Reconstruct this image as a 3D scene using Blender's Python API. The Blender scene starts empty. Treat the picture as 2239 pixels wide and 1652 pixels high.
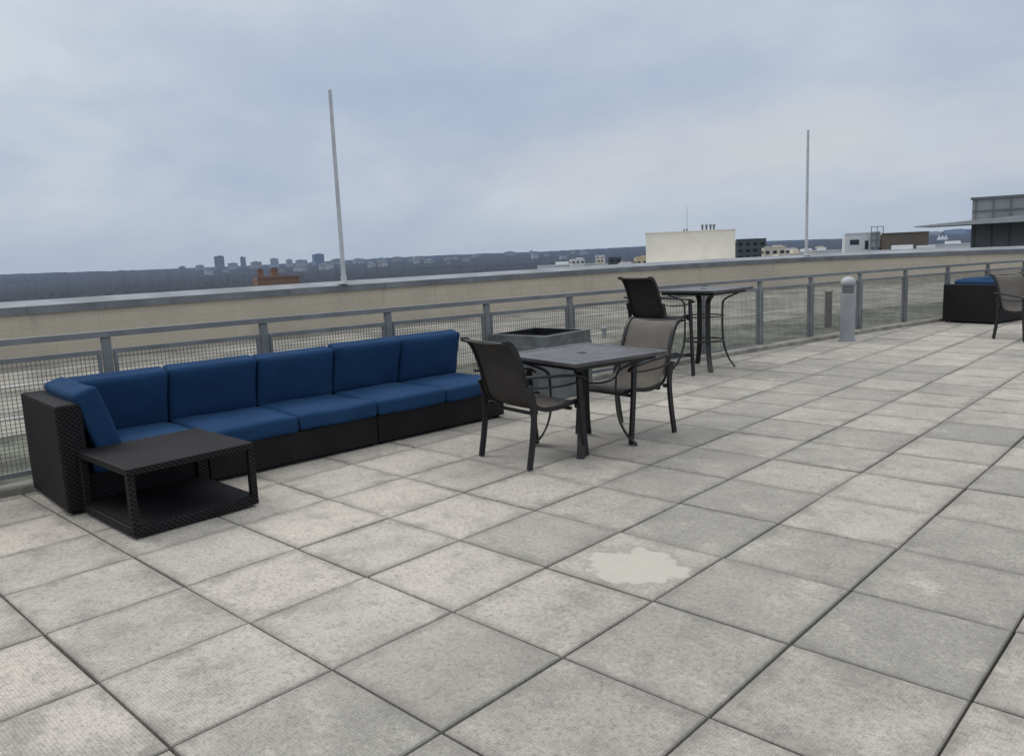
import bpy, bmesh, math, random
from mathutils import Vector, Matrix, noise
random.seed(7)
scn=bpy.context.scene
COL=scn.collection
rad=math.radians
# ------------------------------------------------------------------ materials
def newmat(name):
    m=bpy.data.materials.new(name); m.use_nodes=True
    nt=m.node_tree; b=nt.nodes["Principled BSDF"]
    return m,nt,b
def N(nt,t,**kw):
    n=nt.nodes.new(t)
    for k,v in kw.items():
        if k in n.inputs: n.inputs[k].default_value=v
        else: setattr(n,k,v)
    return n
def L(nt,a,b): nt.links.new(a,b)
def math_(nt,op,a,b=None,c=None,clamp=False):
    n=nt.nodes.new("ShaderNodeMath"); n.operation=op; n.use_clamp=clamp
    for i,v in enumerate((a,b,c)):
        if v is None: continue
        if isinstance(v,(int,float)): n.inputs[i].default_value=v
        else: nt.links.new(v,n.inputs[i])
    return n.outputs[0]
def mixc(nt,f,a,b,bt='MIX'):
    n=nt.nodes.new("ShaderNodeMix"); n.data_type='RGBA'; n.blend_type=bt
    for i,v in ((0,f),(6,a),(7,b)):
        if isinstance(v,(int,float)): n.inputs[i].default_value=v
        elif isinstance(v,tuple): n.inputs[i].default_value=v if len(v)==4 else v+(1,)
        else: nt.links.new(v,n.inputs[i])
    return n.outputs[2]
def ramp(nt,f,lo,hi,smooth=True):
    n=nt.nodes.new("ShaderNodeMapRange"); n.interpolation_type='SMOOTHSTEP' if smooth else 'LINEAR'
    nt.links.new(f,n.inputs[0]); n.inputs[1].default_value=lo; n.inputs[2].default_value=hi
    return n.outputs[0]
def noi(nt,vec,scale,detail=4,rough=.55):
    n=nt.nodes.new("ShaderNodeTexNoise"); n.inputs["Scale"].default_value=scale
    n.inputs["Detail"].default_value=detail; n.inputs["Roughness"].default_value=rough
    if vec is not None: nt.links.new(vec,n.inputs["Vector"])
    return n.outputs["Fac"]
def bump(nt,b,h,strength,dist=.01):
    n=nt.nodes.new("ShaderNodeBump"); n.inputs["Strength"].default_value=strength
    n.inputs["Distance"].default_value=dist
    nt.links.new(h,n.inputs["Height"]); nt.links.new(n.outputs[0],b.inputs["Normal"]); return n
def plain(name,col,rough=.6,var=.15,scale=6,bmp=0,bscale=60,metal=0,spec=.5):
    m,nt,b=newmat(name)
    tc=N(nt,"ShaderNodeTexCoord"); v=tc.outputs["Object"]
    n1=noi(nt,v,scale,5,.6)
    f=ramp(nt,n1,.3,.7)
    d=tuple(c*(1-var) for c in col); l=tuple(min(1,c*(1+var)) for c in col)
    L(nt,mixc(nt,f,d,l),b.inputs["Base Color"])
    r=math_(nt,'MULTIPLY_ADD',noi(nt,v,scale*4,3),.25,rough-.12)
    L(nt,r,b.inputs["Roughness"])
    b.inputs["Metallic"].default_value=metal
    b.inputs["Specular IOR Level"].default_value=spec
    if bmp: bump(nt,b,noi(nt,v,bscale,4),bmp,.004)
    return m
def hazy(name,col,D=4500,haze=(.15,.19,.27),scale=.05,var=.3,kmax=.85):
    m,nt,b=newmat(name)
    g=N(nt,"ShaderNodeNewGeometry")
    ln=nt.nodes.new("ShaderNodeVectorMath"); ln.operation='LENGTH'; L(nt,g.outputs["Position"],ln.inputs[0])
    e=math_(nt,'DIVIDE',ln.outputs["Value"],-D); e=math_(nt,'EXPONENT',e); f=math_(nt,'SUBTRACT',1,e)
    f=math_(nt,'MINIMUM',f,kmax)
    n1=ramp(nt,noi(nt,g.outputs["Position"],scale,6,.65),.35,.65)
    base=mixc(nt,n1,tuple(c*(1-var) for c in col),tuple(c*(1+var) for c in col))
    L(nt,mixc(nt,f,base,haze),b.inputs["Base Color"]); b.inputs["Roughness"].default_value=.9  # distance haze painted in: base colour blended towards a bluish tint
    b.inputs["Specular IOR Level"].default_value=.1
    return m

# wicker
def wicker():
    m,nt,b=newmat("black_brown_wicker")
    tc=N(nt,"ShaderNodeTexCoord"); v=tc.outputs["Object"]
    sx=N(nt,"ShaderNodeSeparateXYZ"); L(nt,v,sx.inputs[0])
    g=N(nt,"ShaderNodeNewGeometry"); sn=N(nt,"ShaderNodeSeparateXYZ")
    tn=N(nt,"ShaderNodeVectorTransform"); tn.vector_type='NORMAL'; tn.convert_from='WORLD'; tn.convert_to='OBJECT'
    L(nt,g.outputs["True Normal"],tn.inputs[0]); L(nt,tn.outputs[0],sn.inputs[0])
    ax=math_(nt,'ABSOLUTE',sn.outputs[0]); az=math_(nt,'ABSOLUTE',sn.outputs[2])
    isx=math_(nt,'GREATER_THAN',ax,.6); isz=math_(nt,'GREATER_THAN',az,.6)
    def sel(f,a,bb): return math_(nt,'ADD',math_(nt,'MULTIPLY',a,math_(nt,'SUBTRACT',1,f)),math_(nt,'MULTIPLY',bb,f))
    u=sel(isx,sx.outputs[0],sx.outputs[1]); u=sel(isz,u,sx.outputs[0])
    w=sel(isz,sx.outputs[2],sx.outputs[1])
    P=.034
    uu=math_(nt,'DIVIDE',u,P); ww=math_(nt,'DIVIDE',w,P*.42)
    row=math_(nt,'FLOOR',ww)
    a=math_(nt,'ADD',uu,math_(nt,'MULTIPLY',row,.5))
    s1=math_(nt,'ABSOLUTE',math_(nt,'SINE',math_(nt,'MULTIPLY',a,math.pi)))
    s2=math_(nt,'ABSOLUTE',math_(nt,'SINE',math_(nt,'MULTIPLY',ww,math.pi)))
    s2=math_(nt,'POWER',s2,.6)
    h=math_(nt,'MULTIPLY',math_(nt,'MULTIPLY_ADD',s1,.8,.2),s2)
    n1=noi(nt,v,3,4); n2=noi(nt,v,40,3)
    hi=mixc(nt,ramp(nt,n1,.4,.75),(.014,.0132,.0145),(.022,.021,.023))
    hi=mixc(nt,math_(nt,'MULTIPLY',ramp(nt,n2,.5,.8),.4),hi,(.036,.035,.037))
    k=ramp(nt,h,.1,.85)
    L(nt,mixc(nt,k,(.0035,.0033,.0036),hi),b.inputs["Base Color"])
    b.inputs["Roughness"].default_value=.6
    L(nt,math_(nt,'MULTIPLY_ADD',k,.22,.06),b.inputs["Specular IOR Level"])
    bump(nt,b,h,.7,.004)
    return m
WICKER=wicker()
def fabric_blue():
    m,nt,b=newmat("navy_blue_cushion_fabric")
    tc=N(nt,"ShaderNodeTexCoord"); v=tc.outputs["Object"]
    n1=noi(nt,v,2.5,5); 
    col=mixc(nt,ramp(nt,n1,.3,.7),(.009,.034,.089),(.0125,.043,.108))
    fine=noi(nt,v,420,2)
    col=mixc(nt,math_(nt,'MULTIPLY',fine,.22),col,(.025,.07,.15))
    L(nt,col,b.inputs["Base Color"]); b.inputs["Roughness"].default_value=.92
    b.inputs["Specular IOR Level"].default_value=.15
    h=math_(nt,'ADD',math_(nt,'MULTIPLY',noi(nt,v,6,3),1.0),math_(nt,'MULTIPLY',fine,.05))
    bump(nt,b,h,.6,.014)
    return m
BLUE=fabric_blue()
def sling(name,c0,c1,dk):
    m,nt,b=newmat(name)
    tc=N(nt,"ShaderNodeTexCoord"); v=tc.outputs["Object"]
    ck=nt.nodes.new("ShaderNodeTexChecker"); ck.inputs["Scale"].default_value=260; L(nt,v,ck.inputs["Vector"])
    n1=ramp(nt,noi(nt,v,5,4),.3,.7)
    base=mixc(nt,n1,c0,c1)
    L(nt,mixc(nt,math_(nt,'MULTIPLY',ck.outputs["Fac"],.45),base,dk),b.inputs["Base Color"])
    b.inputs["Roughness"].default_value=.85; b.inputs["Specular IOR Level"].default_value=.2
    bump(nt,b,ck.outputs["Fac"],.2,.002)
    return m
SLING=sling("taupe_sling_mesh_fabric",(.135,.122,.108),(.175,.16,.143),(.06,.054,.048))
SLINGB=sling("taupe_sling_back_painted_shade",(.045,.040,.037),(.062,.055,.050),(.018,.016,.015))  # same taupe sling; shade on its rear faces painted as a darker colour
SLINGD=sling("charcoal_sling_fabric",(.024,.022,.022),(.036,.033,.032),(.012,.011,.011))
DARK=plain("dark_bronze_powder_coat",(.014,.0135,.0145),.45,.25,8,.15,300,spec=.4)
TOPM=plain("weathered_dark_aluminium_slats",(.062,.059,.062),.36,.35,5,.12,120)
FENCE=plain("grey_painted_steel",(.165,.178,.184),.55,.16,4,.08,120,spec=.4)
MESHW=plain("galvanised_wire",(.205,.205,.195),.6,.3,6,spec=.3)
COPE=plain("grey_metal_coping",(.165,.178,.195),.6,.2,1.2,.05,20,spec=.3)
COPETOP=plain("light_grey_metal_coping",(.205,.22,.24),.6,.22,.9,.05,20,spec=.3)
WHITEP=plain("white_grey_pole_paint",(.46,.48,.50),.45,.12,3)
CONC=plain("grey_fire_pit_concrete",(.100,.110,.112),.75,.3,7,.3,60)
CURB=plain("curb_concrete",(.24,.23,.205),.9,.32,5,.6,50)
BOL=plain("pale_grey_bollard_paint",(.27,.285,.30),.45,.10,5)
BOLC=plain("pale_bollard_cap",(.36,.38,.39),.5,.08,5,spec=.3)
LENS=plain("smoked_lens",(.16,.165,.17),.5,.05,5)
BLACK=plain("black_interior",(.010,.010,.011),.8,.3,8,spec=.2)
BROWN=plain("brown_vent_metal",(.10,.085,.07),.7,.2,8)
SEDUM=plain("sedum_mat",(.12,.125,.10),.97,.5,1.6,.8,30,spec=.1)
GRAVEL=plain("roof_gravel",(.235,.225,.197),.97,.35,.9,.9,25,spec=.1)
STRIP=plain("grey_roof_membrane",(.32,.32,.31),.8,.2,.8,spec=.2)

def block_wall():
    m,nt,b=newmat("beige_block_masonry")
    uv=N(nt,"ShaderNodeUVMap")
    br=nt.nodes.new("ShaderNodeTexBrick"); L(nt,uv.outputs[0],br.inputs["Vector"])
    br.inputs["Scale"].default_value=1; br.inputs["Brick Width"].default_value=.40; br.inputs["Row Height"].default_value=.2
    br.inputs["Mortar Size"].default_value=.006; br.inputs["Mortar Smooth"].default_value=.6
    br.inputs["Color1"].default_value=(.475,.425,.345,1); br.inputs["Color2"].default_value=(.51,.455,.37,1); br.inputs["Mortar"].default_value=(.38,.34,.275,1)
    g=N(nt,"ShaderNodeNewGeometry")
    n1=ramp(nt,noi(nt,g.outputs["Position"],.5,6),.35,.8)
    c=mixc(nt,math_(nt,'MULTIPLY',n1,.45),br.outputs["Color"],(.33,.305,.255))
    s=N(nt,"ShaderNodeSeparateXYZ"); L(nt,uv.outputs[0],s.inputs[0])
    cv=N(nt,"ShaderNodeCombineXYZ"); L(nt,s.outputs[0],cv.inputs[0]); L(nt,math_(nt,'MULTIPLY',s.outputs[1],.12),cv.inputs[1])
    st=ramp(nt,noi(nt,cv.outputs[0],3.5,4,.7),.52,.72)
    c=mixc(nt,math_(nt,'MULTIPLY',math_(nt,'MULTIPLY',st,ramp(nt,s.outputs[1],-.2,.7)),.35),c,(.25,.235,.2))
    L(nt,c,b.inputs["Base Color"]); b.inputs["Roughness"].default_value=.95; b.inputs["Specular IOR Level"].default_value=.1
    bump(nt,b,noi(nt,g.outputs["Position"],40,4),.3,.005)
    return m
BLOCK=block_wall()

TS=.61
def tiles():
    m,nt,b=newmat("concrete_paver_terrace")
    g=N(nt,"ShaderNodeNewGeometry"); pos=g.outputs["Position"]
    s=N(nt,"ShaderNodeSeparateXYZ"); L(nt,pos,s.inputs[0])
    cx=math_(nt,'DIVIDE',s.outputs[0],TS); cy=math_(nt,'DIVIDE',s.outputs[1],TS)
    fx=math_(nt,'FLOOR',cx); fy=math_(nt,'FLOOR',cy)
    cb=N(nt,"ShaderNodeCombineXYZ"); L(nt,fx,cb.inputs[0]); L(nt,fy,cb.inputs[1])
    wn=N(nt,"ShaderNodeTexWhiteNoise"); wn.noise_dimensions='3D'; L(nt,cb.outputs[0],wn.inputs["Vector"])
    rnd=wn.outputs["Value"]
    sc=N(nt,"ShaderNodeSeparateColor"); L(nt,wn.outputs["Color"],sc.inputs[0])
    off=nt.nodes.new("ShaderNodeVectorMath"); off.operation='SCALE'; L(nt,wn.outputs["Color"],off.inputs[0]); off.inputs["Scale"].default_value=9.
    ps=nt.nodes.new("ShaderNodeVectorMath"); ps.operation='ADD'; L(nt,pos,ps.inputs[0]); L(nt,off.outputs[0],ps.inputs[1])
    pv=ps.outputs[0]
    big=noi(nt,pos,.45,4,.6); mid=noi(nt,pv,3.6,9,.72); mid2=noi(nt,pv,11,6,.78); fine=noi(nt,pos,46,5,.8); gr=noi(nt,pos,230,3,.75)
    t=math_(nt,'ADD',math_(nt,'MULTIPLY',rnd,.58),math_(nt,'MULTIPLY',ramp(nt,big,.3,.7),.22))
    zx=ramp(nt,math_(nt,'ADD',s.outputs[0],math_(nt,'MULTIPLY',big,.5)),.1,-.7)
    zy=ramp(nt,s.outputs[1],3.0,.8)
    t=math_(nt,'ADD',t,math_(nt,'MULTIPLY',math_(nt,'MULTIPLY',zx,zy),.50),clamp=True)
    light=mixc(nt,sc.outputs[0],(.510,.480,.428),(.535,.487,.432))
    dark=mixc(nt,sc.outputs[1],(.262,.255,.233),(.310,.298,.270))
    c=mixc(nt,t,dark,light)
    c=mixc(nt,math_(nt,'MULTIPLY',ramp(nt,mid,.47,.68),math_(nt,'MULTIPLY_ADD',sc.outputs[2],.45,.20)),c,(.222,.215,.195))
    c=mixc(nt,math_(nt,'MULTIPLY',ramp(nt,mid,.46,.30),.45),c,(.55,.515,.458))
    c=mixc(nt,math_(nt,'MULTIPLY',ramp(nt,mid2,.50,.70),.45),c,(.195,.188,.170))
    c=mixc(nt,math_(nt,'MULTIPLY',ramp(nt,fine,.48,.68),.62),c,(.15,.144,.13))
    c=mixc(nt,math_(nt,'MULTIPLY',ramp(nt,fine,.45,.30),.45),c,(.60,.565,.51))
    rib=math_(nt,'SINE',math_(nt,'MULTIPLY_ADD',s.outputs[1],2*math.pi/.0125,math_(nt,'MULTIPLY',fine,3.0)))
    rib2=math_(nt,'SINE',math_(nt,'MULTIPLY_ADD',s.outputs[0],2*math.pi/.0125,math_(nt,'MULTIPLY',gr,2.)))
    rb=math_(nt,'MULTIPLY',math_(nt,'MULTIPLY_ADD',rib,.5,.5),math_(nt,'MULTIPLY_ADD',rib2,.35,.65))
    wear=ramp(nt,mid,.25,.6)
    c=mixc(nt,math_(nt,'MULTIPLY',math_(nt,'MULTIPLY',rb,wear),.36),c,(.12,.115,.104))
    c=mixc(nt,math_(nt,'MULTIPLY',ramp(nt,gr,.48,.72),.58),c,(.11,.106,.096))
    c=mixc(nt,math_(nt,'MULTIPLY',ramp(nt,gr,.42,.25),.45),c,(.68,.645,.585))
    ex=math_(nt,'ABSOLUTE',math_(nt,'SUBTRACT',math_(nt,'FRACT',cx),.5)); ey=math_(nt,'ABSOLUTE',math_(nt,'SUBTRACT',math_(nt,'FRACT',cy),.5))
    e=math_(nt,'MAXIMUM',ex,ey); e=math_(nt,'ADD',e,math_(nt,'MULTIPLY_ADD',mid,.34,-.17))
    c=mixc(nt,math_(nt,'MULTIPLY',ramp(nt,e,.37,.52),.50),c,(.18,.173,.156))
    # irregular pale worn patch on one paver
    vd=nt.nodes.new("ShaderNodeVectorMath"); vd.operation='DISTANCE'; L(nt,pos,vd.inputs[0]); vd.inputs[1].default_value=(-.29,1.50,0)
    dd=math_(nt,'ADD',vd.outputs["Value"],math_(nt,'MULTIPLY_ADD',noi(nt,pos,5.5,6,.62),.55,-.275))
    ring=math_(nt,'MULTIPLY',ramp(nt,dd,.30,.22),.30)
    c=mixc(nt,ring,c,(.235,.225,.20))
    pf=math_(nt,'MULTIPLY',ramp(nt,dd,.225,.175),math_(nt,'MULTIPLY_ADD',fine,.7,.18))
    c=mixc(nt,pf,c,(.56,.525,.465))
    L(nt,c,b.inputs["Base Color"]); b.inputs["Roughness"].default_value=.9
    b.inputs["Specular IOR Level"].default_value=.2
    h=math_(nt,'ADD',math_(nt,'MULTIPLY',rb,-.5),math_(nt,'MULTIPLY',gr,.6))
    h=math_(nt,'ADD',h,fine)
    bump(nt,b,h,.55,.004)
    return m
TILE=tiles()
JOINT=plain("joint_dirt",(.033,.030,.027),.95,.5,12,.6,80)

# ------------------------------------------------------------------ mesh builder
class M:
    def __init__(s): s.bm=bmesh.new(); s.mi=0; s.uv=None
    def _mark(s,fs):
        for f in fs: f.material_index=s.mi
    def box(s,c,sz,bev=0,rot=None,seg=2):
        r=bmesh.ops.create_cube(s.bm,size=1); vs=r["verts"]
        bmesh.ops.scale(s.bm,vec=Vector(sz),verts=vs)
        if bev:
            es=list({e for v in vs for e in v.link_edges})
            rr=bmesh.ops.bevel(s.bm,geom=es,offset=bev,segments=seg,profile=.5,affect='EDGES')
            vs=list({v for f in rr["faces"] for v in f.verts}|{v for v in vs if v.is_valid})
        if rot is not None: bmesh.ops.rotate(s.bm,cent=(0,0,0),matrix=rot,verts=vs)
        bmesh.ops.translate(s.bm,vec=Vector(c),verts=vs)
        s._mark({f for v in vs for f in v.link_faces}); return vs
    def cyl(s,c,r1,r2,h,seg=24,rot=None):
        r=bmesh.ops.create_cone(s.bm,cap_ends=True,segments=seg,radius1=r1,radius2=r2,depth=h); vs=r["verts"]
        if rot is not None: bmesh.ops.rotate(s.bm,cent=(0,0,0),matrix=rot,verts=vs)
        bmesh.ops.translate(s.bm,vec=Vector(c),verts=vs); s._mark({f for v in vs for f in v.link_faces}); return vs
    def sphere(s,c,r,sc=(1,1,1)):
        rr=bmesh.ops.create_uvsphere(s.bm,u_segments=24,v_segments=14,radius=r); vs=rr["verts"]
        bmesh.ops.scale(s.bm,vec=Vector(sc),verts=vs)
        bmesh.ops.translate(s.bm,vec=Vector(c),verts=vs); s._mark({f for v in vs for f in v.link_faces})
    def sweep(s,pts,w,h,side=None,closed=False):
        pts=[Vector(p) for p in pts]; n=len(pts); rings=[]
        for i,p in enumerate(pts):
            if closed: t=(pts[(i+1)%n]-pts[i-1])
            else: t=(pts[min(i+1,n-1)]-pts[max(i-1,0)])
            t.normalize()
            if side is None: sd=t.cross(Vector((0,0,1))).normalized()
            else: sd=Vector(side); sd=(sd-t*sd.dot(t)).normalized()
            up=sd.cross(t).normalized()
            rings.append([s.bm.verts.new(p+sd*(a*w/2)+up*(b*h/2)) for a,b in ((-1,-1),(1,-1),(1,1),(-1,1))])
        fs=[]
        for i in range(n if closed else n-1):
            A=rings[i];B=rings[(i+1)%n]
            for k in range(4): fs.append(s.bm.faces.new((A[k],A[(k+1)%4],B[(k+1)%4],B[k])))
        if not closed:
            fs.append(s.bm.faces.new(rings[0][::-1])); fs.append(s.bm.faces.new(rings[-1]))
        s._mark(fs)
    def tube(s,pts,r,seg=10,closed=False):
        pts=[Vector(p) for p in pts]; n=len(pts); rings=[]
        for i,p in enumerate(pts):
            t=(pts[(i+1)%n]-pts[i-1]) if closed else (pts[min(i+1,n-1)]-pts[max(i-1,0)])
            t.normalize(); a=Vector((0,0,1)) if abs(t.z)<.9 else Vector((1,0,0))
            sd=t.cross(a).normalized(); up=sd.cross(t)
            rings.append([s.bm.verts.new(p+sd*(r*math.cos(q))+up*(r*math.sin(q))) for q in [2*math.pi*k/seg for k in range(seg)]])
        fs=[]
        for i in range(n if closed else n-1):
            A=rings[i];B=rings[(i+1)%n]
            for k in range(seg): fs.append(s.bm.faces.new((A[k],A[(k+1)%seg],B[(k+1)%seg],B[k])))
        if not closed: fs+= [s.bm.faces.new(rings[0][::-1]),s.bm.faces.new(rings[-1])]
        s._mark(fs)
    def sheet(s,prof,x0,x1,th,nx=6,sag=0):
        P=[Vector((0,a,b)) for a,b in prof]; n=len(P); top=[];bot=[]
        for i,p in enumerate(P):
            t=(P[min(i+1,n-1)]-P[max(i-1,0)]).normalized(); nn=Vector((0,-t.z,t.y))
            ra=[];rb=[]
            for k in range(nx+1):
                u=k/nx; x=x0+(x1-x0)*u; sg=sag*(1-(2*u-1)**2)
                q=Vector((x,p.y,p.z))-nn*sg
                ra.append(s.bm.verts.new(q+nn*th/2)); rb.append(s.bm.verts.new(q-nn*th/2))
            top.append(ra);bot.append(rb)
        for i in range(n-1):
            for k in range(nx):
                f=s.bm.faces.new((top[i][k],top[i][k+1],top[i+1][k+1],top[i+1][k])); f.material_index=0
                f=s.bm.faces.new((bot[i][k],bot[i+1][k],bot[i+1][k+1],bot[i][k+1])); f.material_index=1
            s.bm.faces.new((top[i][0],top[i+1][0],bot[i+1][0],bot[i][0]))
            s.bm.faces.new((top[i][nx],bot[i][nx],bot[i+1][nx],top[i+1][nx]))
        for k in range(nx):
            s.bm.faces.new((top[0][k],bot[0][k],bot[0][k+1],top[0][k+1]))
            s.bm.faces.new((top[-1][k],top[-1][k+1],bot[-1][k+1],bot[-1][k]))
    def cushion(s,c,sz,puff=.03,rot=None,seed=0):
        n=16; X,Y,Z=[a/2 for a in sz]; r=.030
        bmt=bmesh.new(); bmesh.ops.create_cube(bmt,size=2)
        bmesh.ops.subdivide_edges(bmt,edges=bmt.edges[:],cuts=n,use_grid_fill=True)
        for v in bmt.verts:
            p=v.co
            e=lambda u: math.copysign(1-(1-abs(u))**1.8,u)
            p=Vector((e(p.x),e(p.y),e(p.z)))
            q=Vector((p.x*X,p.y*Y,p.z*Z))
            k=Vector((max(-(X-r),min(X-r,q.x)),max(-(Y-r),min(Y-r,q.y)),max(-(Z-r),min(Z-r,q.z))))
            d=q-k
            if d.length>1e-6: q=k+d.normalized()*min(r,d.length)
            pf=(1-abs(p.x)**4)*(1-abs(p.y)**4)
            q.z+= (1 if p.z>0 else -1)*puff*pf*abs(p.z)
            nz=noise.noise(Vector((q.x*2.5+seed*7.1,q.y*2.5,q.z*2+seed)))*.011+noise.noise(Vector((q.x*9+seed*3.1,q.y*9,q.z*5+seed)))*.004
            q.z+=nz; q.y+=noise.noise(Vector((q.x*3,q.z*3,seed*5.)))*.005
            q.x*=1-.010*(1-p.y*p.y); q.y*=1-.010*(1-p.x*p.x)
            v.co=q
        if rot is not None: bmesh.ops.rotate(bmt,cent=(0,0,0),matrix=rot,verts=bmt.verts[:])
        bmesh.ops.translate(bmt,vec=Vector(c),verts=bmt.verts[:])
        me=bpy.data.meshes.new("tmp"); bmt.to_mesh(me); bmt.free()
        s.bm.from_mesh(me); bpy.data.meshes.remove(me)
    def done(s,name,mats,parent=None,smooth=False,fix=True):
        if fix: bmesh.ops.recalc_face_normals(s.bm,faces=s.bm.faces[:])
        me=bpy.data.meshes.new(name); s.bm.to_mesh(me); s.bm.free()
        for m in (mats if isinstance(mats,(list,tuple)) else [mats]): me.materials.append(m)
        if smooth:
            for p in me.polygons: p.use_smooth=True
            if smooth!='all':
                me.set_sharp_from_angle(angle=rad(35))
        o=bpy.data.objects.new(name,me); COL.objects.link(o)
        if parent is not None: o.parent=parent
        return o
def thing(name,label,cat,loc=(0,0,0),rot=0,group=None):
    o=bpy.data.objects.new(name,None); o.empty_display_size=.2; COL.objects.link(o)
    o.location=loc; o.rotation_euler=(0,0,rad(rot)); tag(o,label,cat,group); return o
def tag(o,label,cat,group=None):
    o["label"]=label; o["category"]=cat
    if group: o["group"]=group
def copything(src,loc,rot,label=None):
    t=src.copy(); t.location=loc; t.rotation_euler=(0,0,rad(rot)); COL.objects.link(t)
    if label: t["label"]=label
    for c in src.children:
        k=c.copy(); k.parent=t; COL.objects.link(k)
    return t

# ------------------------------------------------------------------ terrace
def cb(y): return -4.35+.065*y+.0062*y*y          # inner edge of the kerb
def fn(y): return cb(y)-.22                        # fence line
m=M(); g=.0056; bv=.005; Hh=.05
for i in range(-9,15):
    for j in range(-12,70):
        x0,x1,y0,y1=i*TS+g,(i+1)*TS-g,j*TS+g,(j+1)*TS-g
        yc=(y0+y1)/2; xe=cb(yc)-.05
        if x1<xe-.02: continue
        poly=[(x0,y0),(x1,y0),(x1,y1),(x0,y1)]
        sl=.065+.0124*yc
        ins=lambda p: p[0]-(cb(yc)-.05+sl*(p[1]-yc))
        if min(map(ins,poly))<0:
            out=[]
            for k in range(4):
                a,b_=poly[k],poly[(k+1)%4]; da,db=ins(a),ins(b_)
                if da>=0: out.append(a)
                if da*db<0:
                    t=da/(da-db); out.append((a[0]+(b_[0]-a[0])*t,a[1]+(b_[1]-a[1])*t))
            poly=out
            if len(poly)<3: continue
        cxx=sum(p[0] for p in poly)/len(poly); cyy=sum(p[1] for p in poly)/len(poly)
        dz=random.uniform(-.003,.0); tx=random.uniform(-.004,.004); ty=random.uniform(-.004,.004)
        zf=lambda x,y: dz+tx*(x-cxx)+ty*(y-cyy)
        jx=random.uniform(-.0026,.0026); jy=random.uniform(-.0026,.0026); ja=random.uniform(-.0035,.0035)
        poly=[(a+jx-ja*(b_-cyy),b_+jy+ja*(a-cxx)) for a,b_ in poly]
        def ins2(a,b_,d):
            v=Vector((cxx-a,cyy-b_)); 
            return (a+math.copysign(min(d,abs(v.x)),v.x),b_+math.copysign(min(d,abs(v.y)),v.y))
        top=[m.bm.verts.new((*(q:=ins2(a,b_,bv)),zf(*q))) for a,b_ in poly]
        mid_=[m.bm.verts.new((a,b_,zf(a,b_)-bv)) for a,b_ in poly]
        bot=[m.bm.verts.new((a,b_,-Hh)) for a,b_ in poly]
        m.bm.faces.new(top); n=len(poly)
        for k in range(n):
            k2=(k+1)%n
            m.bm.faces.new((mid_[k],mid_[k2],top[k2],top[k])); m.bm.faces.new((bot[k],bot[k2],mid_[k2],mid_[k]))
floor=m.done("terrace_pavement",TILE,fix=False); floor["kind"]="structure"
m=M()
ys=[-8+i*.5 for i in range(103)]
a=[m.bm.verts.new((cb(y)-.24,y,-.028)) for y in ys]; b_=[m.bm.verts.new((9.5,y,-.028)) for y in ys]
for k in range(len(ys)-1): m.bm.faces.new((a[k],b_[k],b_[k+1],a[k+1]))
o=m.done("terrace_bedding_ground",JOINT); o["kind"]="structure"

def ribbon(name,offs,mat,y0=-8,y1=40,step=.4,parent=None,uv=False):
    m=M(); n=int((y1-y0)/step); rings=[]
    for i in range(n+1):
        y=y0+(y1-y0)*i/n; s_=.065+.0124*y; nrm=Vector((1,-s_,0)).normalized()
        base=Vector((cb(y),y,0))
        rings.append([m.bm.verts.new(base+nrm*dx+Vector((0,0,z))) for dx,z in offs])
    for i in range(n):
        for k in range(len(offs)):
            k2=(k+1)%len(offs); m.bm.faces.new((rings[i][k],rings[i+1][k],rings[i+1][k2],rings[i][k2]))
    m.bm.faces.new(rings[0]); m.bm.faces.new(rings[-1][::-1])
    return m.done(name,mat,parent)
k=ribbon("kerb",[(0,-.04),(0,.045),(-.012,.058),(-.14,.058),(-.152,.045),(-.152,-.36),(-.10,-.36)],CURB)
k["kind"]="structure"

# ------------------------------------------------------------------ fence
ft=lambda y:1.06-.006*y
posts=[-4.3,-3.05,-1.8,-.53,.72,1.97,3.22,4.43,5.64,6.86,8.07,9.27,10.5,11.8,13.12,14.45,15.8,17.1,18.4,19.7,21.0]
fence=thing("metal_fence","grey steel guard fence with woven wire panels along the kerb","fence")
def P(y,z,dx=0):
    s_=.065+.0124*y; nrm=Vector((1,-s_,0)).normalized(); return Vector((fn(y),y,0))+nrm*dx+Vector((0,0,z))
m=M(); ys=[posts[0]+i*.3 for i in range(int((posts[-1]-posts[0])/.3)+1)]
m.sweep([P(y,ft(y)-.022) for y in ys],.062,.044)
m.done("top_rail",FENCE,fence)
for i,y in enumerate(posts):
    m=M(); t=math.atan(.065+.0124*y); R=Matrix.Rotation(-t,3,'Z')
    z1=ft(y)-.046; m.box(P(y,(z1-.30)/2),(.045,.065,z1+.30),.004,R)
    m.done("post",FENCE,fence)
for i in range(len(posts)-1):
    ya,yb=posts[i]+.045,posts[i+1]-.045
    m=M()
    def rail(z0,h,w=.03):
        m.sweep([P(ya+(yb-ya)*k/4,ft(ya+(yb-ya)*k/4)-z0) for k in range(5)],w,h)
    rail(.155,.035); rail(.965,.035)
    for yy in (ya+.012,yb-.012):
        m.box(P(yy,ft(yy)-.56),(.028,.024,.79),0)
    m.done("panel_frame",FENCE,fence)
    m=M(); sp=.0285 ; wd=.0043
    n=int((yb-ya-.05)/sp); zt=.172; zb=.948; nz=int((zb-zt)/sp)
    for k in range(1,n):
        yy=ya+.025+(yb-ya-.05)*k/n
        m.sweep([P(yy,ft(yy)-zb,.0015),P(yy,ft(yy)-zt,.0015)],wd,wd,side=(0,1,0))
    for k in range(1,nz):
        z=zt+(zb-zt)*k/nz
        m.sweep([P(ya+(yb-ya)*q/3,ft(ya+(yb-ya)*q/3)-z,-.0015) for q in range(4)],wd,wd)
    m.done("wire_mesh",MESHW,fence)

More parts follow.
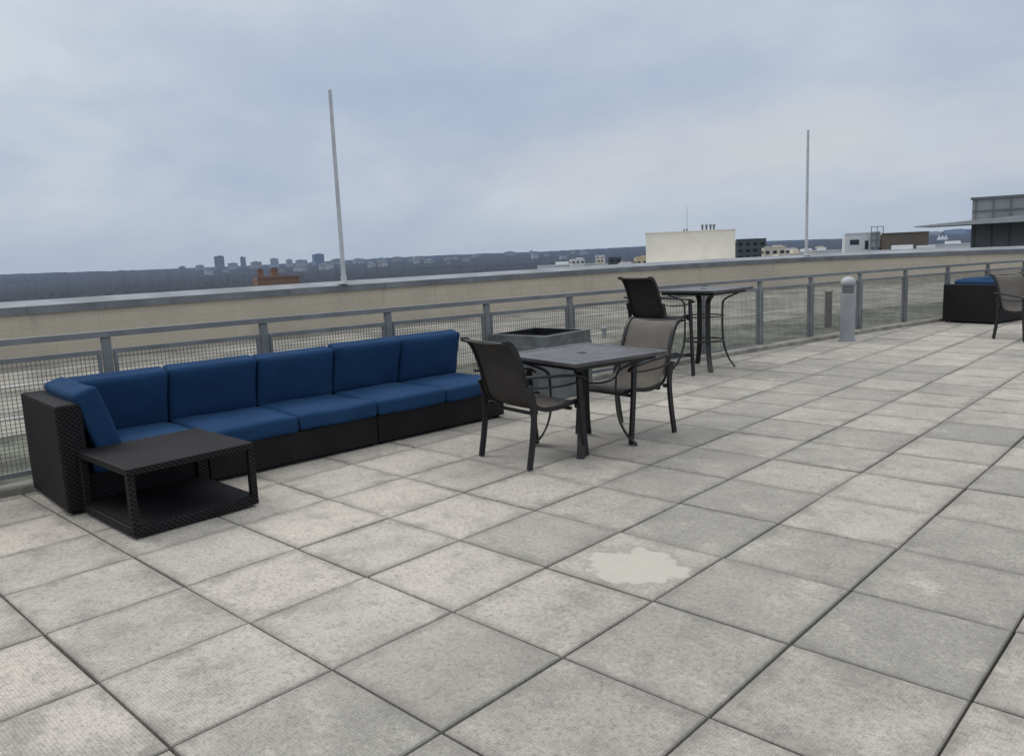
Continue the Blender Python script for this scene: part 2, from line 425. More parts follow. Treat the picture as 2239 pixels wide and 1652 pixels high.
# ------------------------------------------------------------------ lower roof + parapet wall
def cr(pts,n=8):
    pts=[Vector(p) for p in pts]; out=[]
    for i in range(len(pts)-1):
        p0=pts[max(i-1,0)];p1=pts[i];p2=pts[i+1];p3=pts[min(i+2,len(pts)-1)]
        for k in range(n):
            t=k/n; out.append(.5*((2*p1)+(p2-p0)*t+(2*p0-5*p1+4*p2-p3)*t*t+(3*p1-p0-3*p2+p3)*t**3))
    out.append(pts[-1]); return out
wp=cr([(-17.0,-14),(-16.9,-5),(-16.7,2),(-16.5,8),(-16.1,14),(-15.2,21),(-13.6,27),(-11.2,31.6),(-7.9,34.0),(-4.2,35.2),(2,36.4),(12,37.5)])
def wall_sweep(name,prof,mats,mi,parent,w=wp,uvx=False):
    m=M(); rings=[];arc=0;arcs=[]
    for i,p in enumerate(w):
        t=(w[min(i+1,len(w)-1)]-w[max(i-1,0)]).normalized(); nr=Vector((-t.y,t.x))
        if i: arc+=(w[i]-w[i-1]).length
        arcs.append(arc)
        rings.append([m.bm.verts.new((p.x+nr.x*d,p.y+nr.y*d,z)) for d,z in prof])
    uvl=m.bm.loops.layers.uv.new("UVMap")
    n=len(prof)
    for i in range(len(w)-1):
        for k in range(n):
            k2=(k+1)%n
            f=m.bm.faces.new((rings[i][k],rings[i+1][k],rings[i+1][k2],rings[i][k2])); f.material_index=mi[k]
            for lp,(a_,z_) in zip(f.loops,((arcs[i],prof[k]),(arcs[i+1],prof[k]),(arcs[i+1],prof[k2]),(arcs[i],prof[k2]))):
                lp[uvl].uv=(a_,z_[1]+ (z_[0] if abs(prof[k][1]-prof[k2][1])<.01 else 0))
    return m.done(name,mats,parent)
wall=thing("parapet_wall","beige block parapet wall capped with grey metal coping","wall")
wall_sweep("masonry",[(0,-.6),(0,.716),(.45,.716),(.45,-6)],[BLOCK],[0]*4,wall)
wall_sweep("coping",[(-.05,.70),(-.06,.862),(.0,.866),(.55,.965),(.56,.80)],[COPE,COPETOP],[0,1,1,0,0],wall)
for i in range(14,len(wp)-6,2):
    m=M()
    p=wp[i]; t=(wp[i+1]-wp[i-1]).normalized(); a_=math.atan2(t.y,t.x)
    R=Matrix.Rotation(a_,3,'Z'); nr=Vector((-t.y,t.x,0))
    m.box(Vector((p.x,p.y,.785))-nr*.062,(.05,.012,.15),0,R)
    m.done("coping_joint",COPE,wall)
def strip(name,f0,f1,z,mat,n=70,uvs=False):
    m=M(); a=[];b_=[]
    for i in range(n+1):
        u=i/n; y=-12+ (52*u)
        inner=Vector((fn(y)-.02+.0,y,z)); q=wp[min(len(wp)-1,int(round(u*(len(wp)-1))))]
        outer=Vector((q.x,q.y,z))
        a.append(m.bm.verts.new(inner.lerp(outer,f0))); b_.append(m.bm.verts.new(inner.lerp(outer,f1)))
    for i in range(n): m.bm.faces.new((a[i],a[i+1],b_[i+1],b_[i]))
    return m.done(name,mat)
o=strip("lower_roof_ground",0,1.0,-.35,GRAVEL); o["kind"]="structure"
o=strip("sedum_ground_cover",.02,.34,-.346,SEDUM); o["kind"]="stuff"
for f0,f1 in ((.44,.455),(.72,.75)):
    o=strip("roof_walkway_path",f0,f1,-.342,STRIP); o["kind"]="structure"

# poles on the coping
CX,CY,CZ=1.8037,-1.5033,1.4969
HEAD=43.51
def at(az,dist,z=0):
    q=rad(HEAD-az); return Vector((CX-math.sin(q)*dist,CY+math.cos(q)*dist,z))
def pole(az,dist,lab):
    t=thing("flag_pole",lab,"pole",at(az,dist,.90),0,"tall poles standing on the parapet")
    m=M(); m.cyl((0,0,2.555),.062,.048,4.97,20); m.cyl((0,0,5.045),.048,.036,.02,20); m.done("pole_shaft",WHITEP,t,True)
    m=M(); m.cyl((0,0,.05),.10,.10,.03,20); m.box((0,0,.025),(.30,.30,.022),.004); m.cyl((0,0,.13),.078,.078,.16,20)
    m.done("base_plate",WHITEP,t,True)
pole(-11.6,22.1,"tall pale grey metal pole standing on the parapet coping")
pole(20.55,35.3,"tall pale grey metal pole farther along the parapet coping")

t=thing("louvre_vent","short brown louvred vent post on the lower roof","vent",at(22.0,18.3,-.35),20)
m=M(); m.box((0,0,.38),(.13,.13,.76)); 
for k in range(15): m.box((0,0,.05+k*.048),(.155,.155,.022),.003)
m.box((0,0,.765),(.17,.17,.03),.004); m.done("louvre",BROWN,t)
t=thing("roof_vent_pipe","small grey capped vent pipe on the lower roof","vent",at(6.8,17,-.35),0)
m=M(); m.cyl((0,0,.08),.05,.05,.2,16); m.sphere((0,0,.2),.075,(1,1,.6)); m.done("vent_cap",BOL,t,True)

# ------------------------------------------------------------------ sofa
def sofa(loc,rot,segs,label,n0=.9,zt=.70,dzb=0):
    D=.88; Lg=n0+.70*segs
    t=thing("outdoor_sofa",label,"sofa",loc,rot,"blue cushioned wicker sofas")
    edges=[0.17,n0]+[n0+.70*(k+1) for k in range(segs)]
    mods=[(.0,n0)]; y=n0
    while y<Lg-.01:
        y2=min(Lg,y+1.40); mods.append((y,y2)); y=y2
    for a,b in mods:
        m=M(); m.box((-D/2,(a+b)/2,.02+.115),(D-.01,b-a-.008,.225),.008)
        m.box((-D+.06,(a+b)/2,.39),(.11,b-a-.008,.40),.012)
        for yy in (a+.05,b-.05):
            for xx in (-.06,-D+.06): m.cyl((xx,yy,.011),.022,.02,.022,12)
        m.done("wicker_base",WICKER,t)
    m=M(); m.box((-D/2-.002,.075,.02+(zt-.02)/2),(D+.004,.155,zt-.02),.018,seg=3); m.done("wicker_arm",WICKER,t)
    for k in range(len(edges)-1):
        a,b=edges[k]+.003,edges[k+1]-.003
        m=M(); m.cushion((-.335+random.uniform(-.006,.006),(a+b)/2,.308),(.72,b-a,.125),.012,seed=k+len(label)); m.done("seat_cushion",BLUE,t,'all')
    for k in range(len(edges)-1):
        a,b=edges[k]+.002,edges[k+1]-.002
        if k==0: a=.24
        tilt=rad(-90+13+random.uniform(-2,2))
        R=Matrix.Rotation(random.uniform(-.015,.015),3,'Z')@Matrix.Rotation(tilt,3,'Y')
        m=M(); m.cushion((-.705,(a+b)/2,.572+dzb+random.uniform(-.007,.007)),(.43,b-a,.15),.016,R,seed=k*3+1); m.done("back_cushion",BLUE,t,'all')
    m=M(); m.cushion((-.385,.235,.570+dzb),(.78,.43,.145),.010,Matrix.Rotation(rad(-73),3,'X'),seed=9); m.done("arm_cushion",BLUE,t,'all')
    return t
s1=sofa((-3.49,.02,0),-3.6,4,"long black wicker outdoor sofa with navy blue cushions by the fence")
sofa((-1.36,13.55,0),-14,3,"black wicker sofa with blue cushions beside the far fence",n0=.9,zt=.66,dzb=-.05)

# ------------------------------------------------------------------ wicker side table
t=thing("side_table","low square dark wicker side table with an open lower shelf","table",(-3.075,.485,0),0)
w=.77
m=M(); m.box((0,0,.389),(w,w,.044),.007,seg=2); m.done("table_top",WICKER,t)
m=M(); m.box((0,0,.064),(w-.02,w-.02,.026),.006); 
for sx,sy,lx,ly in ((1,0,.036,w),(-1,0,.036,w),(0,1,w-.077,.036),(0,-1,w-.077,.036)):
    m.box((sx*(w/2-.018),sy*(w/2-.018),.041),(lx,ly,.052),.006)
m.done("lower_shelf",WICKER,t)
for sx in (-1,1):
    for sy in (-1,1):
        m=M(); m.box((sx*(w/2-.021),sy*(w/2-.021),.216),(.042,.042,.300),.005,seg=2); m.done("leg",WICKER,t)
# ------------------------------------------------------------------ tables
def patio_table(loc,rot,side,H,foot,label,ring=False):
    t=thing("patio_table",label,"table",loc,rot,"square slatted metal patio tables")
    s2=side/2; m=M(); fw=.055
    for sg in (-1,1):
        m.box((0,sg*(s2-fw/2),H-.014),(side,fw,.028),.005); m.box((sg*(s2-fw/2),0,H-.014),(fw,side-2*fw-.002,.028),.005)
    ni=9; inner=side-2*fw; 
    for k in range(ni):
        y=-inner/2+inner*(k+.5)/ni; m.box((0,y,H-.013),(inner-.004,inner/ni-.009,.018),.003)
    for x in (-inner/4,inner/4,0): m.box((x,0,H-.029),(.03,inner,.012))
    m.done("table_top",TOPM,t)
    m=M(); m.cyl((0,0,H-.001),.040,.038,.007,24); m.cyl((0,0,H+.0035),.016,.016,.003,20); m.done("umbrella_hole_cover",TOPM,t,True)
    m=M(); q=s2-.075
    m.sweep([(q,q,H-.048),(-q,q,H-.048),(-q,-q,H-.048),(q,-q,H-.048)],.02,.028,closed=True)
    m.done("apron",DARK,t)
    for k in range(4):
        a=rad(45+90*k); d=Vector((math.cos(a),math.sin(a),0)); tg=Vector((-math.sin(a),math.cos(a),0))
        rc=(s2-.10)*1.414; rf=foot*1.414; ri=rf-.15
        ctr=[(rc,H-.035),(rc-.03,H-.06),(ri+.03,H-.14),(ri,H-.24),(ri,H*.45),(ri+.02,H*.28),(ri+.075,H*.12),(rf,.008)]
        sp=cr([(x,z) for x,z in ctr],6)
        m=M(); m.sweep([d*p.x+Vector((0,0,p.y)) for p in sp],.06,.014,side=tg)
        m.done("leg",DARK,t)
    if ring:
        r=foot*1.414-.15+.012
        for zf,rr in ((.36,.011),(.66,.008)):
            m=M(); m.tube([Vector((r*math.cos(rad(q)),r*math.sin(rad(q)),H*zf)) for q in range(0,360,12)],rr,8,True)
            m.done("foot_ring",DARK,t,True)
    return t
patio_table((-1.94,3.23,0),-11,.92,.735,.285,"square dark slatted metal dining table with curved legs")
patio_table((-3.15,7.18,0),-3,.86,.985,.27,"tall square dark metal bar table with curved legs",True)

# ------------------------------------------------------------------ chairs (face +y)
def chair(loc,rot,label,W=.54,seat=.41,top=.91,group="sling back patio chairs",name="patio_chair",mats=None):
    t=thing(name,label,"chair",loc,rot,group)
    hw=W/2; ds=seat-.41; dt=top-.91
    prof=cr([(-.44,.905+dt),(-.385,.895+dt),(-.335,.83+dt),(-.285,.70+ds+dt*.5-ds*.5),(-.245,.56+ds),(-.20,.455+ds),(-.12,.405+ds),(.02,.395+ds),(.17,.415+ds),(.235,.415+ds),(.27,.385+ds)],5)
    prof=[(p.x,p.y) for p in prof]
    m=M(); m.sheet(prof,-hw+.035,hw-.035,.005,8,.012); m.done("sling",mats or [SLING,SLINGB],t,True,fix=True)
    for sg in (-1,1):
        m=M(); x=sg*(hw-.022)
        m.sweep([(x,a,b) for a,b in prof],.026,.03,side=(1,0,0)); m.done("side_rail",DARK,t,True)
    m=M(); m.tube([(-hw+.03,-.425,.897+dt),(hw-.03,-.425,.897+dt)],.012); m.done("cross_bar",DARK,t,True)
    m=M(); m.tube([(-hw+.03,.262,.388+ds),(hw-.03,.262,.388+ds)],.012); m.done("cross_bar",DARK,t,True)
    for yy,z in ((-.17,.375),(.17,.365)):
        m=M(); m.box((0,yy,z+ds),(W-.08,.03,.02),.003); m.done("cross_bar",DARK,t,True)
    za=.615+ds*.98
    for sg in (-1,1):
        x=sg*(hw+.018)
        m=M(); m.sweep([(x,.255,.004),(x,.235,.2+ds*.5),(x,.215,seat),(x,.205,za-.02)],.022,.042,side=(1,0,0)); m.done("leg",DARK,t)
        m=M(); p=cr([(x,-.285,.004),(x,-.245,.22+ds*.5),(x,-.225,seat+.03),(x,-.262,seat+.18)],5)
        m.sweep([Vector((x,q.y,q.z)) for q in p],.022,.04,side=(1,0,0)); m.done("leg",DARK,t)
        ap=cr([(x,-.30,seat+.245),(x,-.22,za+.035),(x,-.05,za+.02),(x,.12,za+.005),(x,.215,za-.012),(x,.262,za-.04)],6)
        m=M(); m.sweep([Vector((sg*(hw+.022),q.y,q.z)) for q in ap],.042,.016,side=(1,0,0)); m.done("armrest",DARK,t,True)
        ap2=cr([(x,-.255,seat+.17),(x,-.1,za-.055),(x,.08,za-.06),(x,.205,za-.05)],6)
        m=M(); m.sweep([Vector((x,q.y,q.z)) for q in ap2],.018,.012,side=(1,0,0)); m.done("arm_brace",DARK,t,True)
        for yy,z in ((-.2,.40),(.2,.385)):
            m=M(); m.box((sg*(hw-.002),yy,z+ds),(.03,.035,.03),.003); m.done("bracket",DARK,t)
    if ds>.1:
        z=.24
        for yy in (.25,-.25):
            m=M(); m.box((0,yy,z),(W,.02,.03),.004); m.done("foot_rest",DARK,t)
        for sg in (-1,1):
            m=M(); m.box((sg*(hw+.018),0,z+.03),(.018,.50,.025),.004); m.done("foot_rest",DARK,t)
    return t
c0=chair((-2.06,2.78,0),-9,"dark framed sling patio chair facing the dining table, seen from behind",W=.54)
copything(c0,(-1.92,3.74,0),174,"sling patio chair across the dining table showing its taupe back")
chair((-3.25,6.37,0),-9,"tall dark sling bar chair pulled up to the bar table",W=.5,seat=.70,top=1.18,group="tall bar chairs",name="bar_chair",mats=[SLINGD,SLINGD])
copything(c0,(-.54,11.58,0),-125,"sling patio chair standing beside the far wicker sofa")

# ------------------------------------------------------------------ fire pit
t=thing("fire_pit_table","square grey concrete fire pit with a sunken black tray","fire pit",(-3.74,4.80,0),3)
m=M(); W=.76; Hf=.66
m.box((0,0,.28),(W+.022,W+.022,.56),.006)
m.done("pedestal",CONC,t)
m=M(); rw=.085; zc=.616; th=.108; O=W/2+.015
m.sweep([(O-rw/2,O-rw/2,zc),(-O+rw/2,O-rw/2,zc),(-O+rw/2,-O+rw/2,zc),(O-rw/2,-O+rw/2,zc)],rw*1.0,th,closed=True)
m.done("rim",CONC,t)
m=M(); I=O-rw-.01
m.box((0,0,.575),(2*I,2*I,.02)); m.cyl((0,0,.590),.14,.14,.015,24)
m.sweep([(I,I,.622),(-I,I,.622),(-I,-I,.622),(I,-I,.622)],.05,.104,closed=True)
m.done("burner_tray",BLACK,t)

# ------------------------------------------------------------------ bollard
t=thing("bollard_light","pale grey cylindrical bollard light with a domed head","bollard light",(-2.66,10.55,0),0)
m=M(); m.cyl((0,0,.36),.103,.103,.72,36); m.cyl((0,0,.01),.125,.125,.02,36); m.done("bollard_post",BOL,t,True)
m=M(); m.cyl((0,0,.79),.078,.078,.145,32); m.done("lens",LENS,t,True)
for k in range(3):
    m=M(); m.cyl((0,0,.745+k*.04),.094,.104,.016,36); m.done("louvre_ring",BOL,t,True)
m=M(); m.cyl((0,0,.865),.105,.105,.022,36); m.sphere((0,0,.874),.105,(1,1,.80)); m.done("dome_cap",BOLC,t,True)

# ------------------------------------------------------------------ far terrain, forest, city
GND=-32
m=M(); radii=[40*1.085**k for k in range(84)]; na=120
def hill(x,y):
    d=math.hypot(x,y)
    h=noise.noise(Vector((x/1400,y/1400,3.3)))*12*min(1,d/3000)
    h+=max(0,noise.noise(Vector((x/3800,y/3800,9.1))))*50*min(1,max(0,(d-2500)/5000))
    h+=min(1,max(0,(d-2500)/4500))*22
    return h
rows=[]
for r in radii:
    rows.append([m.bm.verts.new((CX+r*math.cos(2*math.pi*k/na),CY+r*math.sin(2*math.pi*k/na),GND+(hill(r*math.cos(2*math.pi*k/na),r*math.sin(2*math.pi*k/na)) if r>600 else 0))) for k in range(na)])
for i in range(len(rows)-1):
    for k in range(na): m.bm.faces.new((rows[i][k],rows[i+1][k],rows[i+1][(k+1)%na],rows[i][(k+1)%na]))
c=m.bm.verts.new((CX,CY,GND))
for k in range(na): m.bm.faces.new((rows[0][k],rows[0][(k+1)%na],c))
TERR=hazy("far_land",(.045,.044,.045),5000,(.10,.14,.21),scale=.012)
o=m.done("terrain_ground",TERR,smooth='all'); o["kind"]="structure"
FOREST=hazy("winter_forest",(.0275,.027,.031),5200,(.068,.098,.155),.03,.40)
m=M(); NA=900; NR=120; rows=[]
a0,a1=rad(HEAD+52),rad(HEAD-48)
for i in range(NR):
    r=480*(9500/480)**(i/(NR-1)); row=[]
    for k in range(NA+1):
        q=a0+(a1-a0)*k/NA; x=-math.sin(q)*r; y=math.cos(q)*r
        sc=max(14,r*.010)
        clear=noise.noise(Vector((x/420,y/420,1.7)))
        h=8+4*noise.noise(Vector((x/sc,y/sc,0)))+3*noise.noise(Vector((x/(sc*.4),y/(sc*.4),5)))
        h+=random.uniform(-.8,.8)
        if clear>.52: h-=12
        row.append(m.bm.verts.new((CX+x,CY+y,GND+hill(x,y)+h)))
    rows.append(row)
for i in range(NR-1):
    for k in range(NA): m.bm.faces.new((rows[i][k],rows[i][k+1],rows[i+1][k+1],rows[i+1][k]))
o=m.done("winter_forest_trees",FOREST,smooth='all',fix=False); o["kind"]="stuff"

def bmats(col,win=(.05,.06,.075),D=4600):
    return [hazy("hazed_facade_paint",col,D,(.31,.38,.49),.2,.06,.75),hazy("facade_windows",win,D,(.26,.325,.43),.2,.1,.75)]
def block(name,label,az,dist,w,d,top,mats,base=GND,floors=0,cols=0,turn=0,pent=None,group=None,cat="building",extra=None):
    p=at(az,dist,0); o0=Vector((p.x,p.y,0))
    m=M(); m.box((0,0,(top+base)/2),(w,d,top-base))
    m.box((0,-d/2+.0*d,top+.15*max(1,dist/1500)),(w*1.01,d*.02,.3*max(1,dist/1500))) 
    if pent: m.box((pent[0]*w,0,top+pent[2]/2),(w*pent[1],d*.5,pent[2]))
    m.mi=1
    if floors:
        fh=(pent[3] if pent and len(pent)>3 else 3.6)
        for k in range(floors):
            z=top-fh*(k+.6)
            if cols:
                for c_ in range(cols):
                    x=-w/2+w*(c_+.5)/cols; m.box((x,0,z),(w/cols*.55,d*1.004+.04,fh*.45))
                for c_ in range(3):
                    y=-d/2+d*(c_+.5)/3; m.box((0,y,z),(w*1.004+.04,d/3*.55,fh*.45))
            else: m.box((0,0,z),(w*1.004+.03,d*1.004+.03,fh*.42))
    if extra: extra(m)
    o=m.done(name,mats); o.location=o0; o.rotation_euler=(0,0,rad(HEAD-az+turn)); tag(o,label,cat,group); return o
GR="distant city buildings on the wooded horizon"
BW=bmats((.50,.50,.50)); BB=bmats((.16,.24,.34)); BD=bmats((.18,.20,.23)); BT=bmats((.42,.38,.32)); BR=bmats((.26,.17,.13))
sk=[
(-19.74,4800,50,58,BD,"distant dark glass office tower above the treeline",10,6),
(-18.22,4800,28,48,BD,"distant slim grey office tower above the treeline",9,4),
(-16.18,4900,40,33,BW,"distant pale apartment block above the treeline",7,5),
(-15.21,4900,34,24,BW,"distant pale apartment block above the treeline",5,5),
(-13.24,4700,58,47,BB,"distant blue glass office tower above the treeline",9,0),
(-18.9,4700,50,16,BW,"distant low pale building above the treeline",4,6),
(-17.4,4700,54,18,BT,"distant low tan building above the treeline",4,6),
(-14.4,4800,64,18,BW,"distant low pale building above the treeline",4,7),
(-12.0,4700,56,15,BT,"distant low tan building above the treeline",4,6),
(-10.5,4900,60,12,BW,"distant low pale building above the treeline",3,7),
(-8.9,4900,54,10,BW,"distant low pale building above the treeline",3,6),
(-7.8,4900,50,12,BT,"distant low tan building above the treeline",3,6),
(-6.3,5000,66,9,BW,"distant low pale building above the treeline",3,7),
(-21.0,5000,44,13,BW,"distant low grey building above the treeline",3,5),
(-22.1,5200,36,10,BR,"distant low brick building above the treeline",3,5),
(.23,5200,66,16,BW,"distant grey building with stepped roof on the horizon",4,6),
(1.77,5200,22,15,BW,"distant slim pale tower on the horizon",4,2),
(-2.2,5000,44,7,BW,"distant low pale building among bare trees",3,5),
(-4.2,3600,34,-7,BT,"distant low tan building among bare trees",3,5),
(-5.6,3200,32,-8,BW,"distant low pale building among bare trees",3,5),
(-9.6,3000,28,-10,BW,"distant low pale building among bare trees",2,5),
(-12.9,3400,34,-8,BT,"distant low tan building among bare trees",2,5),
(5.5,4200,44,-3,BW,"distant low pale building among bare trees",2,5),
(28.05,5600,110,24,BW,"distant hazy office block on the horizon",5,8),
(29.4,5600,130,32,BB,"distant hazy blue office block on the horizon",6,8),
(27.6,5200,70,15,BW,"distant pale building on the horizon",3,8),
]
for az,dist,w,h,mt,lab,fl,cl in sk:
    block("city_building",lab,az,dist,w,w*.6,CZ+h,mt,GND-5,fl,cl,random.uniform(-25,25),(random.uniform(-.15,.15),.4,5,5.0),GR)
for k in range(30):
    az=random.uniform(-22,-6) if k<22 else random.uniform(-5,6)
    dist=random.uniform(2600,5200); w=random.uniform(12,28)
    block("city_building","tiny distant pale building among bare trees",az,dist,w,w*.6,CZ+random.uniform(-8,8)-(5200-dist)*.004,random.choice((BW,BT,BW)),GND-5,2,3,random.uniform(-25,25),None,GR)
for az in (28.42,28.60,28.78):
    p=at(az,3200,0); m=M(); m.cyl((0,0,-1),8,.4,16,10); m.cyl((0,0,8),.4,.2,3,6)
    o=m.done("tent_roof_peak",bmats((.50,.52,.55),D=9000)[0]); o.location=(p.x,p.y,-3.5); tag(o,"distant white peaked tent roof above the trees","tent roof","white peaked tent roofs")

# nearer rooftops
NC=bmats((.74,.705,.625),(.60,.56,.48),60000)
NB=bmats((.55,.51,.43),D=60000); NW=bmats((.60,.61,.62),D=60000); ND=bmats((.085,.098,.11),(.03,.035,.04),60000); NBR=bmats((.15,.13,.11),(.06,.05,.045),60000)
TAN=bmats((.46,.40,.31),D=60000); ORG=bmats((.205,.135,.108),(.08,.062,.055),D=60000)
PIPE=plain("dark_galvanised_pipe",(.12,.13,.14),.5)
def penthouse(m):
    m.mi=0; m.box((0,0,.60),(15.3,12,6.9)); m.box((0,0,4.13),(15.5,12.2,.16))
o=block("neighbour_building","cream rooftop penthouse of a neighbouring building with vent stacks",12.8,150,19,26,-1.9,NC,GND,0,0,3,None,None,extra=penthouse)
par=o
def child_stack(x,y,z0,h,r,cap):
    m=M(); m.cyl((x,y,z0+h/2),r,r,h,12)
    if cap: m.cyl((x,y,z0+h),r*1.9,r*1.2,.28,12); m.cyl((x,y,z0+h-.35),r*1.5,r*1.5,.06,12)
    m.done("vent_stack",PIPE,par)
for x in (2.3,3.0,3.7,4.3): child_stack(x,-3,4.15,.95,.16,True)
for x in (-.9,-.4): child_stack(x,-3,4.15,.5,.14,False)
m=M(); m.cyl((-.6+.3,-2,6.4),.045,.02,4.8,6); m.box((-.3,-2,7.4),(.5,.03,.03)); m.done("antenna",PIPE,par)
block("neighbour_building","low tan roof terrace below the cream penthouse",12.9,132,12.5,4,-1.55,TAN,GND,2,6,4)
block("neighbour_building","dark glass rooftop building with a flat roof",16.9,200,6.6,8,2.4,ND,GND,4,4,6,(-.1,.7,.35,1.5))
block("neighbour_building","small cream stair tower on a roof",18.45,190,4.6,6,.45,NB,GND,1,3,6,(.2,.4,.5,1.6))
block("neighbour_building","small tan rooftop block beside the cream penthouse",9.7,160,3.4,5,-.3,TAN,GND,1,3,6,(.1,.4,.4,1.6))
def wwin(m):
    m.mi=1; m.box((-1.0,-4.02,.9),(1.9,.08,1.1)); m.box((1.5,-4.02,.2),(.7,.08,1.9))
block("neighbour_building","white rooftop building with dark square windows",23.7,200,6.0,8,2.65,NW,GND,0,0,5,(-.2,.3,.3,2),extra=wwin)
p=at(24.85,196,0); t=thing("rooftop_plant_unit","grey plant unit in an open metal frame on a roof","rooftop equipment",(p.x,p.y,0),HEAD-24.85)
m=M()
for x in (-1.2,0,1.2):
    for y in (-1,1): m.box((x,y,.5),(.14,.14,7.4))
for z in (4.1,2.6,1.2,-.4): m.box((0,-1,z),(2.5,.1,.1)); m.box((0,1,z),(2.5,.1,.1)); m.box((-1.2,0,z),(.1,2,.1)); m.box((1.2,0,z),(.1,2,.1))
m.done("steel_frame",PIPE,t)
m=M(); m.box((-.2,0,1.3),(1.7,1.5,3.4)); m.done("equipment_cabinet",plain("plant_unit_grey",(.30,.32,.34),.6),t)
block("neighbour_building","brown brick rooftop plant room with flat roof",26.35,200,9.2,10,2.3,NBR,GND,0,0,5,None)
for az,dist,w,top,mt in ((4.3,210,15.5,-1.95,NW),(21.8,230,10,-1.2,NW),(20.2,260,14,-1.6,NW),(25.8,150,14,-.7,NW),(7.6,300,18,-3.6,NB),(28.6,240,16,-.9,NW),(19.4,170,5,-.9,NB)):
    block("neighbour_building","flat white roof of a neighbouring building with small rooftop units",az,dist,w,9,top,mt,GND,2,7,random.uniform(-6,8),(random.uniform(-.2,.25),.22,.9,3.2),None)
block("rooftop_unit","pale boxy air handling unit on a flat white roof",5.0,205,3.4,3,-.6,NW,-2.5,1,3,10,(.2,.4,.45,1.0),None,cat="rooftop equipment")
for k in range(14):
    az=random.choice((random.uniform(19,23),random.uniform(24,29.5),random.uniform(6,9),random.uniform(17.5,19.8)))
    d=random.uniform(150,260)
    block("rooftop_unit","small pale rooftop mechanical unit on a neighbouring roof",az,d,random.uniform(1,3),1.6,random.uniform(-1.6,-.1)*d/200,random.choice((NW,NB,ND)),-8,1,2,random.uniform(-20,20),(.0,.5,.2,.9),"small rooftop mechanical units",cat="rooftop equipment")
def chim(m):
    m.mi=0
    for x,w_ in ((-2.1,.75),(-.1,.95)):
        m.box((x,0,-.12),(w_,1.1,1.76)); m.box((x,0,.80),(w_+.12,1.22,.12))
    m.mi=1
    for x in (-2.1,-.25,.1): m.cyl((x,0,.96),.12,.10,.28,10)
block("brick_building","orange brown brick building top with two stubby chimneys",-16.2,122,5.8,6,-.45,ORG,GND,1,5,8,None,extra=chim)

CLAD=plain("grey_metal_cladding",(.20,.215,.22),.5,.15,.6)
CANO=plain("pale_grey_canopy_metal",(.34,.36,.37),.5,.12,.6)
CLADD=plain("dark_grey_metal_cladding",(.105,.115,.12),.5,.15,.6)
p=at(31.9,60,0); t=thing("rooftop_penthouse","grey metal clad penthouse with a thin projecting canopy roof","building",(p.x,p.y,0),HEAD-31.9-4)
m=M(); m.box((4.2,3,1.40),(12,7,4.6)); m.done("cladding_wall",CLAD,t)
m=M()
for k in range(13): m.box((-1.6+k*.95,-.53,1.45),(.05,.07,4.5))
m.box((4.2,3,3.75),(12.2,7.2,.14)); m.box((4.2,-.53,2.95),(11.9,.05,.08)); m.done("cladding_trim",CLADD,t)
m=M(); vs=m.box((3.6,-.8,2.30),(16.4,6,.50))
for v in vs:
    if v.co.x<0: v.co.z=2.12+(v.co.z-2.30)*.14
    elif v.co.z>2.3: v.co.z+=.60
    else: v.co.z+=.12
m.done("canopy",[CANO],t)
m=M(); m.box((4.4,-2.2,.6),(.16,.16,3.0)); m.done("canopy_support",CLADD,t)

# ------------------------------------------------------------------ world
w=bpy.data.worlds.new("World"); scn.world=w; w.use_nodes=True; nt=w.node_tree
bg=nt.nodes["Background"]
SE,SR=rad(48),rad(250)
sky=nt.nodes.new("ShaderNodeTexSky"); sky.sky_type='NISHITA'; sky.sun_disc=False; sky.sun_elevation=SE; sky.sun_rotation=SR
sky.air_density=1.5; sky.dust_density=3
tc=nt.nodes.new("ShaderNodeTexCoord"); d=tc.outputs["Generated"]
sp=nt.nodes.new("ShaderNodeSeparateXYZ"); nt.links.new(d,sp.inputs[0])
z=sp.outputs[2]; zz=math_(nt,'ADD',math_(nt,'MAXIMUM',z,0),.34)
cbn=nt.nodes.new("ShaderNodeCombineXYZ")
nt.links.new(math_(nt,'DIVIDE',sp.outputs[0],zz),cbn.inputs[0]); nt.links.new(math_(nt,'DIVIDE',sp.outputs[1],zz),cbn.inputs[1])
cbn.inputs[2].default_value=2.6
v=cbn.outputs[0]
n1=noi(nt,v,.9,5,.48); n2=noi(nt,v,2.6,7,.55); n4=noi(nt,v,7,6,.6)
c1=math_(nt,'ADD',math_(nt,'MULTIPLY',n1,.65),math_(nt,'MULTIPLY',n2,.28))
c1=ramp(nt,math_(nt,'ADD',c1,math_(nt,'MULTIPLY',n4,.07)),.34,.68)
dotw=nt.nodes.new("ShaderNodeVectorMath"); dotw.operation='DOT_PRODUCT'; nt.links.new(d,dotw.inputs[0]); dotw.inputs[1].default_value=(-.95,.05,.30)
wst=math_(nt,'MULTIPLY',ramp(nt,dotw.outputs["Value"],.80,1.0),ramp(nt,z,.10,.24))
c1=math_(nt,'ADD',c1,math_(nt,'MULTIPLY',wst,math_(nt,'MULTIPLY_ADD',n2,1.2,.10)),clamp=True)
blue=(.385,.475,.625); white=(.605,.660,.735)
cl=mixc(nt,c1,blue,white)
n3=ramp(nt,noi(nt,v,1.5,5,.55),.36,.62)
band=math_(nt,'MULTIPLY',ramp(nt,z,.02,.09),ramp(nt,z,.20,.11))
east=ramp(nt,sp.outputs[1],.55,.9)
cl=mixc(nt,math_(nt,'MULTIPLY',math_(nt,'MULTIPLY',band,east),math_(nt,'MULTIPLY_ADD',n3,.5,.25)),cl,(.635,.645,.68))
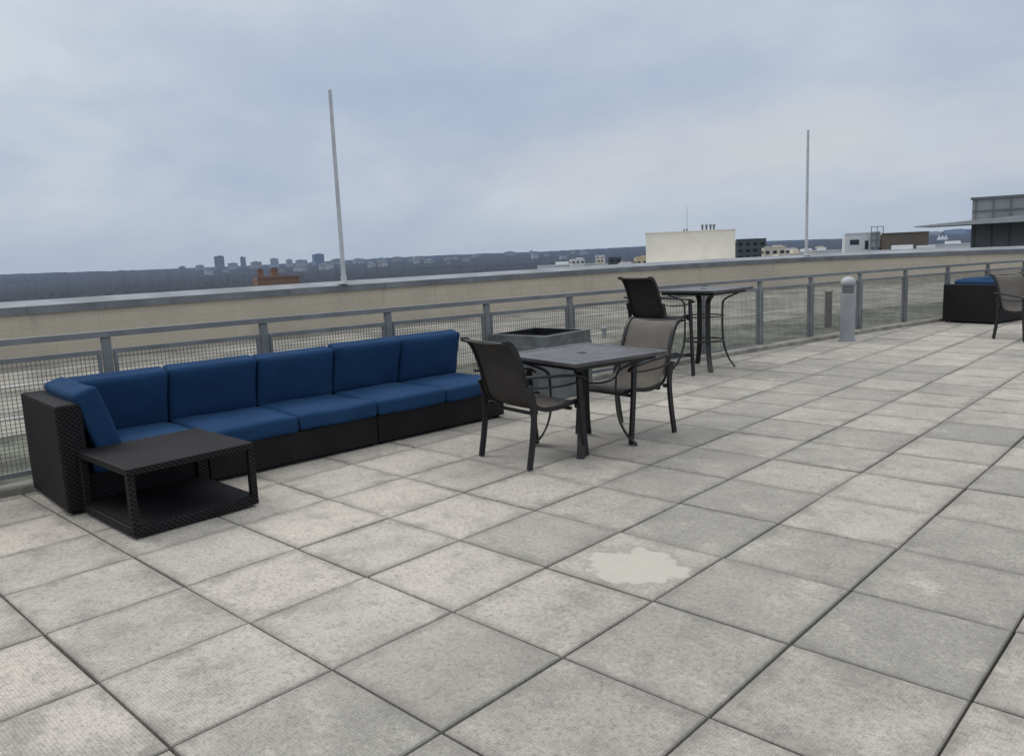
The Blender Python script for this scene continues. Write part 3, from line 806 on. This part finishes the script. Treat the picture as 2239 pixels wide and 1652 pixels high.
cl=mixc(nt,math_(nt,'MULTIPLY',ramp(nt,z,.08,.0),.6),cl,(.41,.49,.60))
zr=ramp(nt,z,.32,.85)
cl=mixc(nt,math_(nt,'MULTIPLY',zr,.9),cl,(.60,.595,.585))
zen=math_(nt,'MULTIPLY_ADD',zr,1.50,1.0)
sc_=nt.nodes.new("ShaderNodeVectorMath"); sc_.operation='SCALE'; nt.links.new(cl,sc_.inputs[0]); nt.links.new(zen,sc_.inputs["Scale"])
sk2=nt.nodes.new("ShaderNodeVectorMath"); sk2.operation='SCALE'; nt.links.new(sky.outputs[0],sk2.inputs[0]); sk2.inputs["Scale"].default_value=.08
fin=mixc(nt,.94,sk2.outputs[0],sc_.outputs[0])
nt.links.new(fin,bg.inputs["Color"]); bg.inputs["Strength"].default_value=1.0
sl=bpy.data.lights.new("sun","SUN"); sl.energy=1.1; sl.angle=rad(25); sl.color=(1,.97,.91)
so=bpy.data.objects.new("sun",sl); COL.objects.link(so)
dirv=Vector((math.cos(SE)*math.sin(SR),math.cos(SE)*math.cos(SR),math.sin(SE)))
so.rotation_euler=dirv.to_track_quat('Z','Y').to_euler(); so.location=(0,0,20)

# ------------------------------------------------------------------ camera
cam=bpy.data.cameras.new("camera"); co=bpy.data.objects.new("camera",cam); COL.objects.link(co); scn.camera=co
f,th,r,yaw=1729.1233,.1549,-.043,.7594
cam.sensor_fit='HORIZONTAL'; cam.sensor_width=36; cam.lens=36*f/2239; cam.clip_start=.05; cam.clip_end=60000
fw=Vector((-math.sin(yaw)*math.cos(th),math.cos(yaw)*math.cos(th),-math.sin(th)))
r0=Vector((math.cos(yaw),math.sin(yaw),0)); u0=r0.cross(fw)
Rv=r0*math.cos(r)+u0*math.sin(r); Uv=u0*math.cos(r)-r0*math.sin(r)
mw=Matrix(((Rv.x,Uv.x,-fw.x,CX),(Rv.y,Uv.y,-fw.y,CY),(Rv.z,Uv.z,-fw.z,CZ),(0,0,0,1)))
co.matrix_world=mw
scn.view_settings.view_transform='Standard'; scn.view_settings.look='None'; scn.view_settings.exposure=0
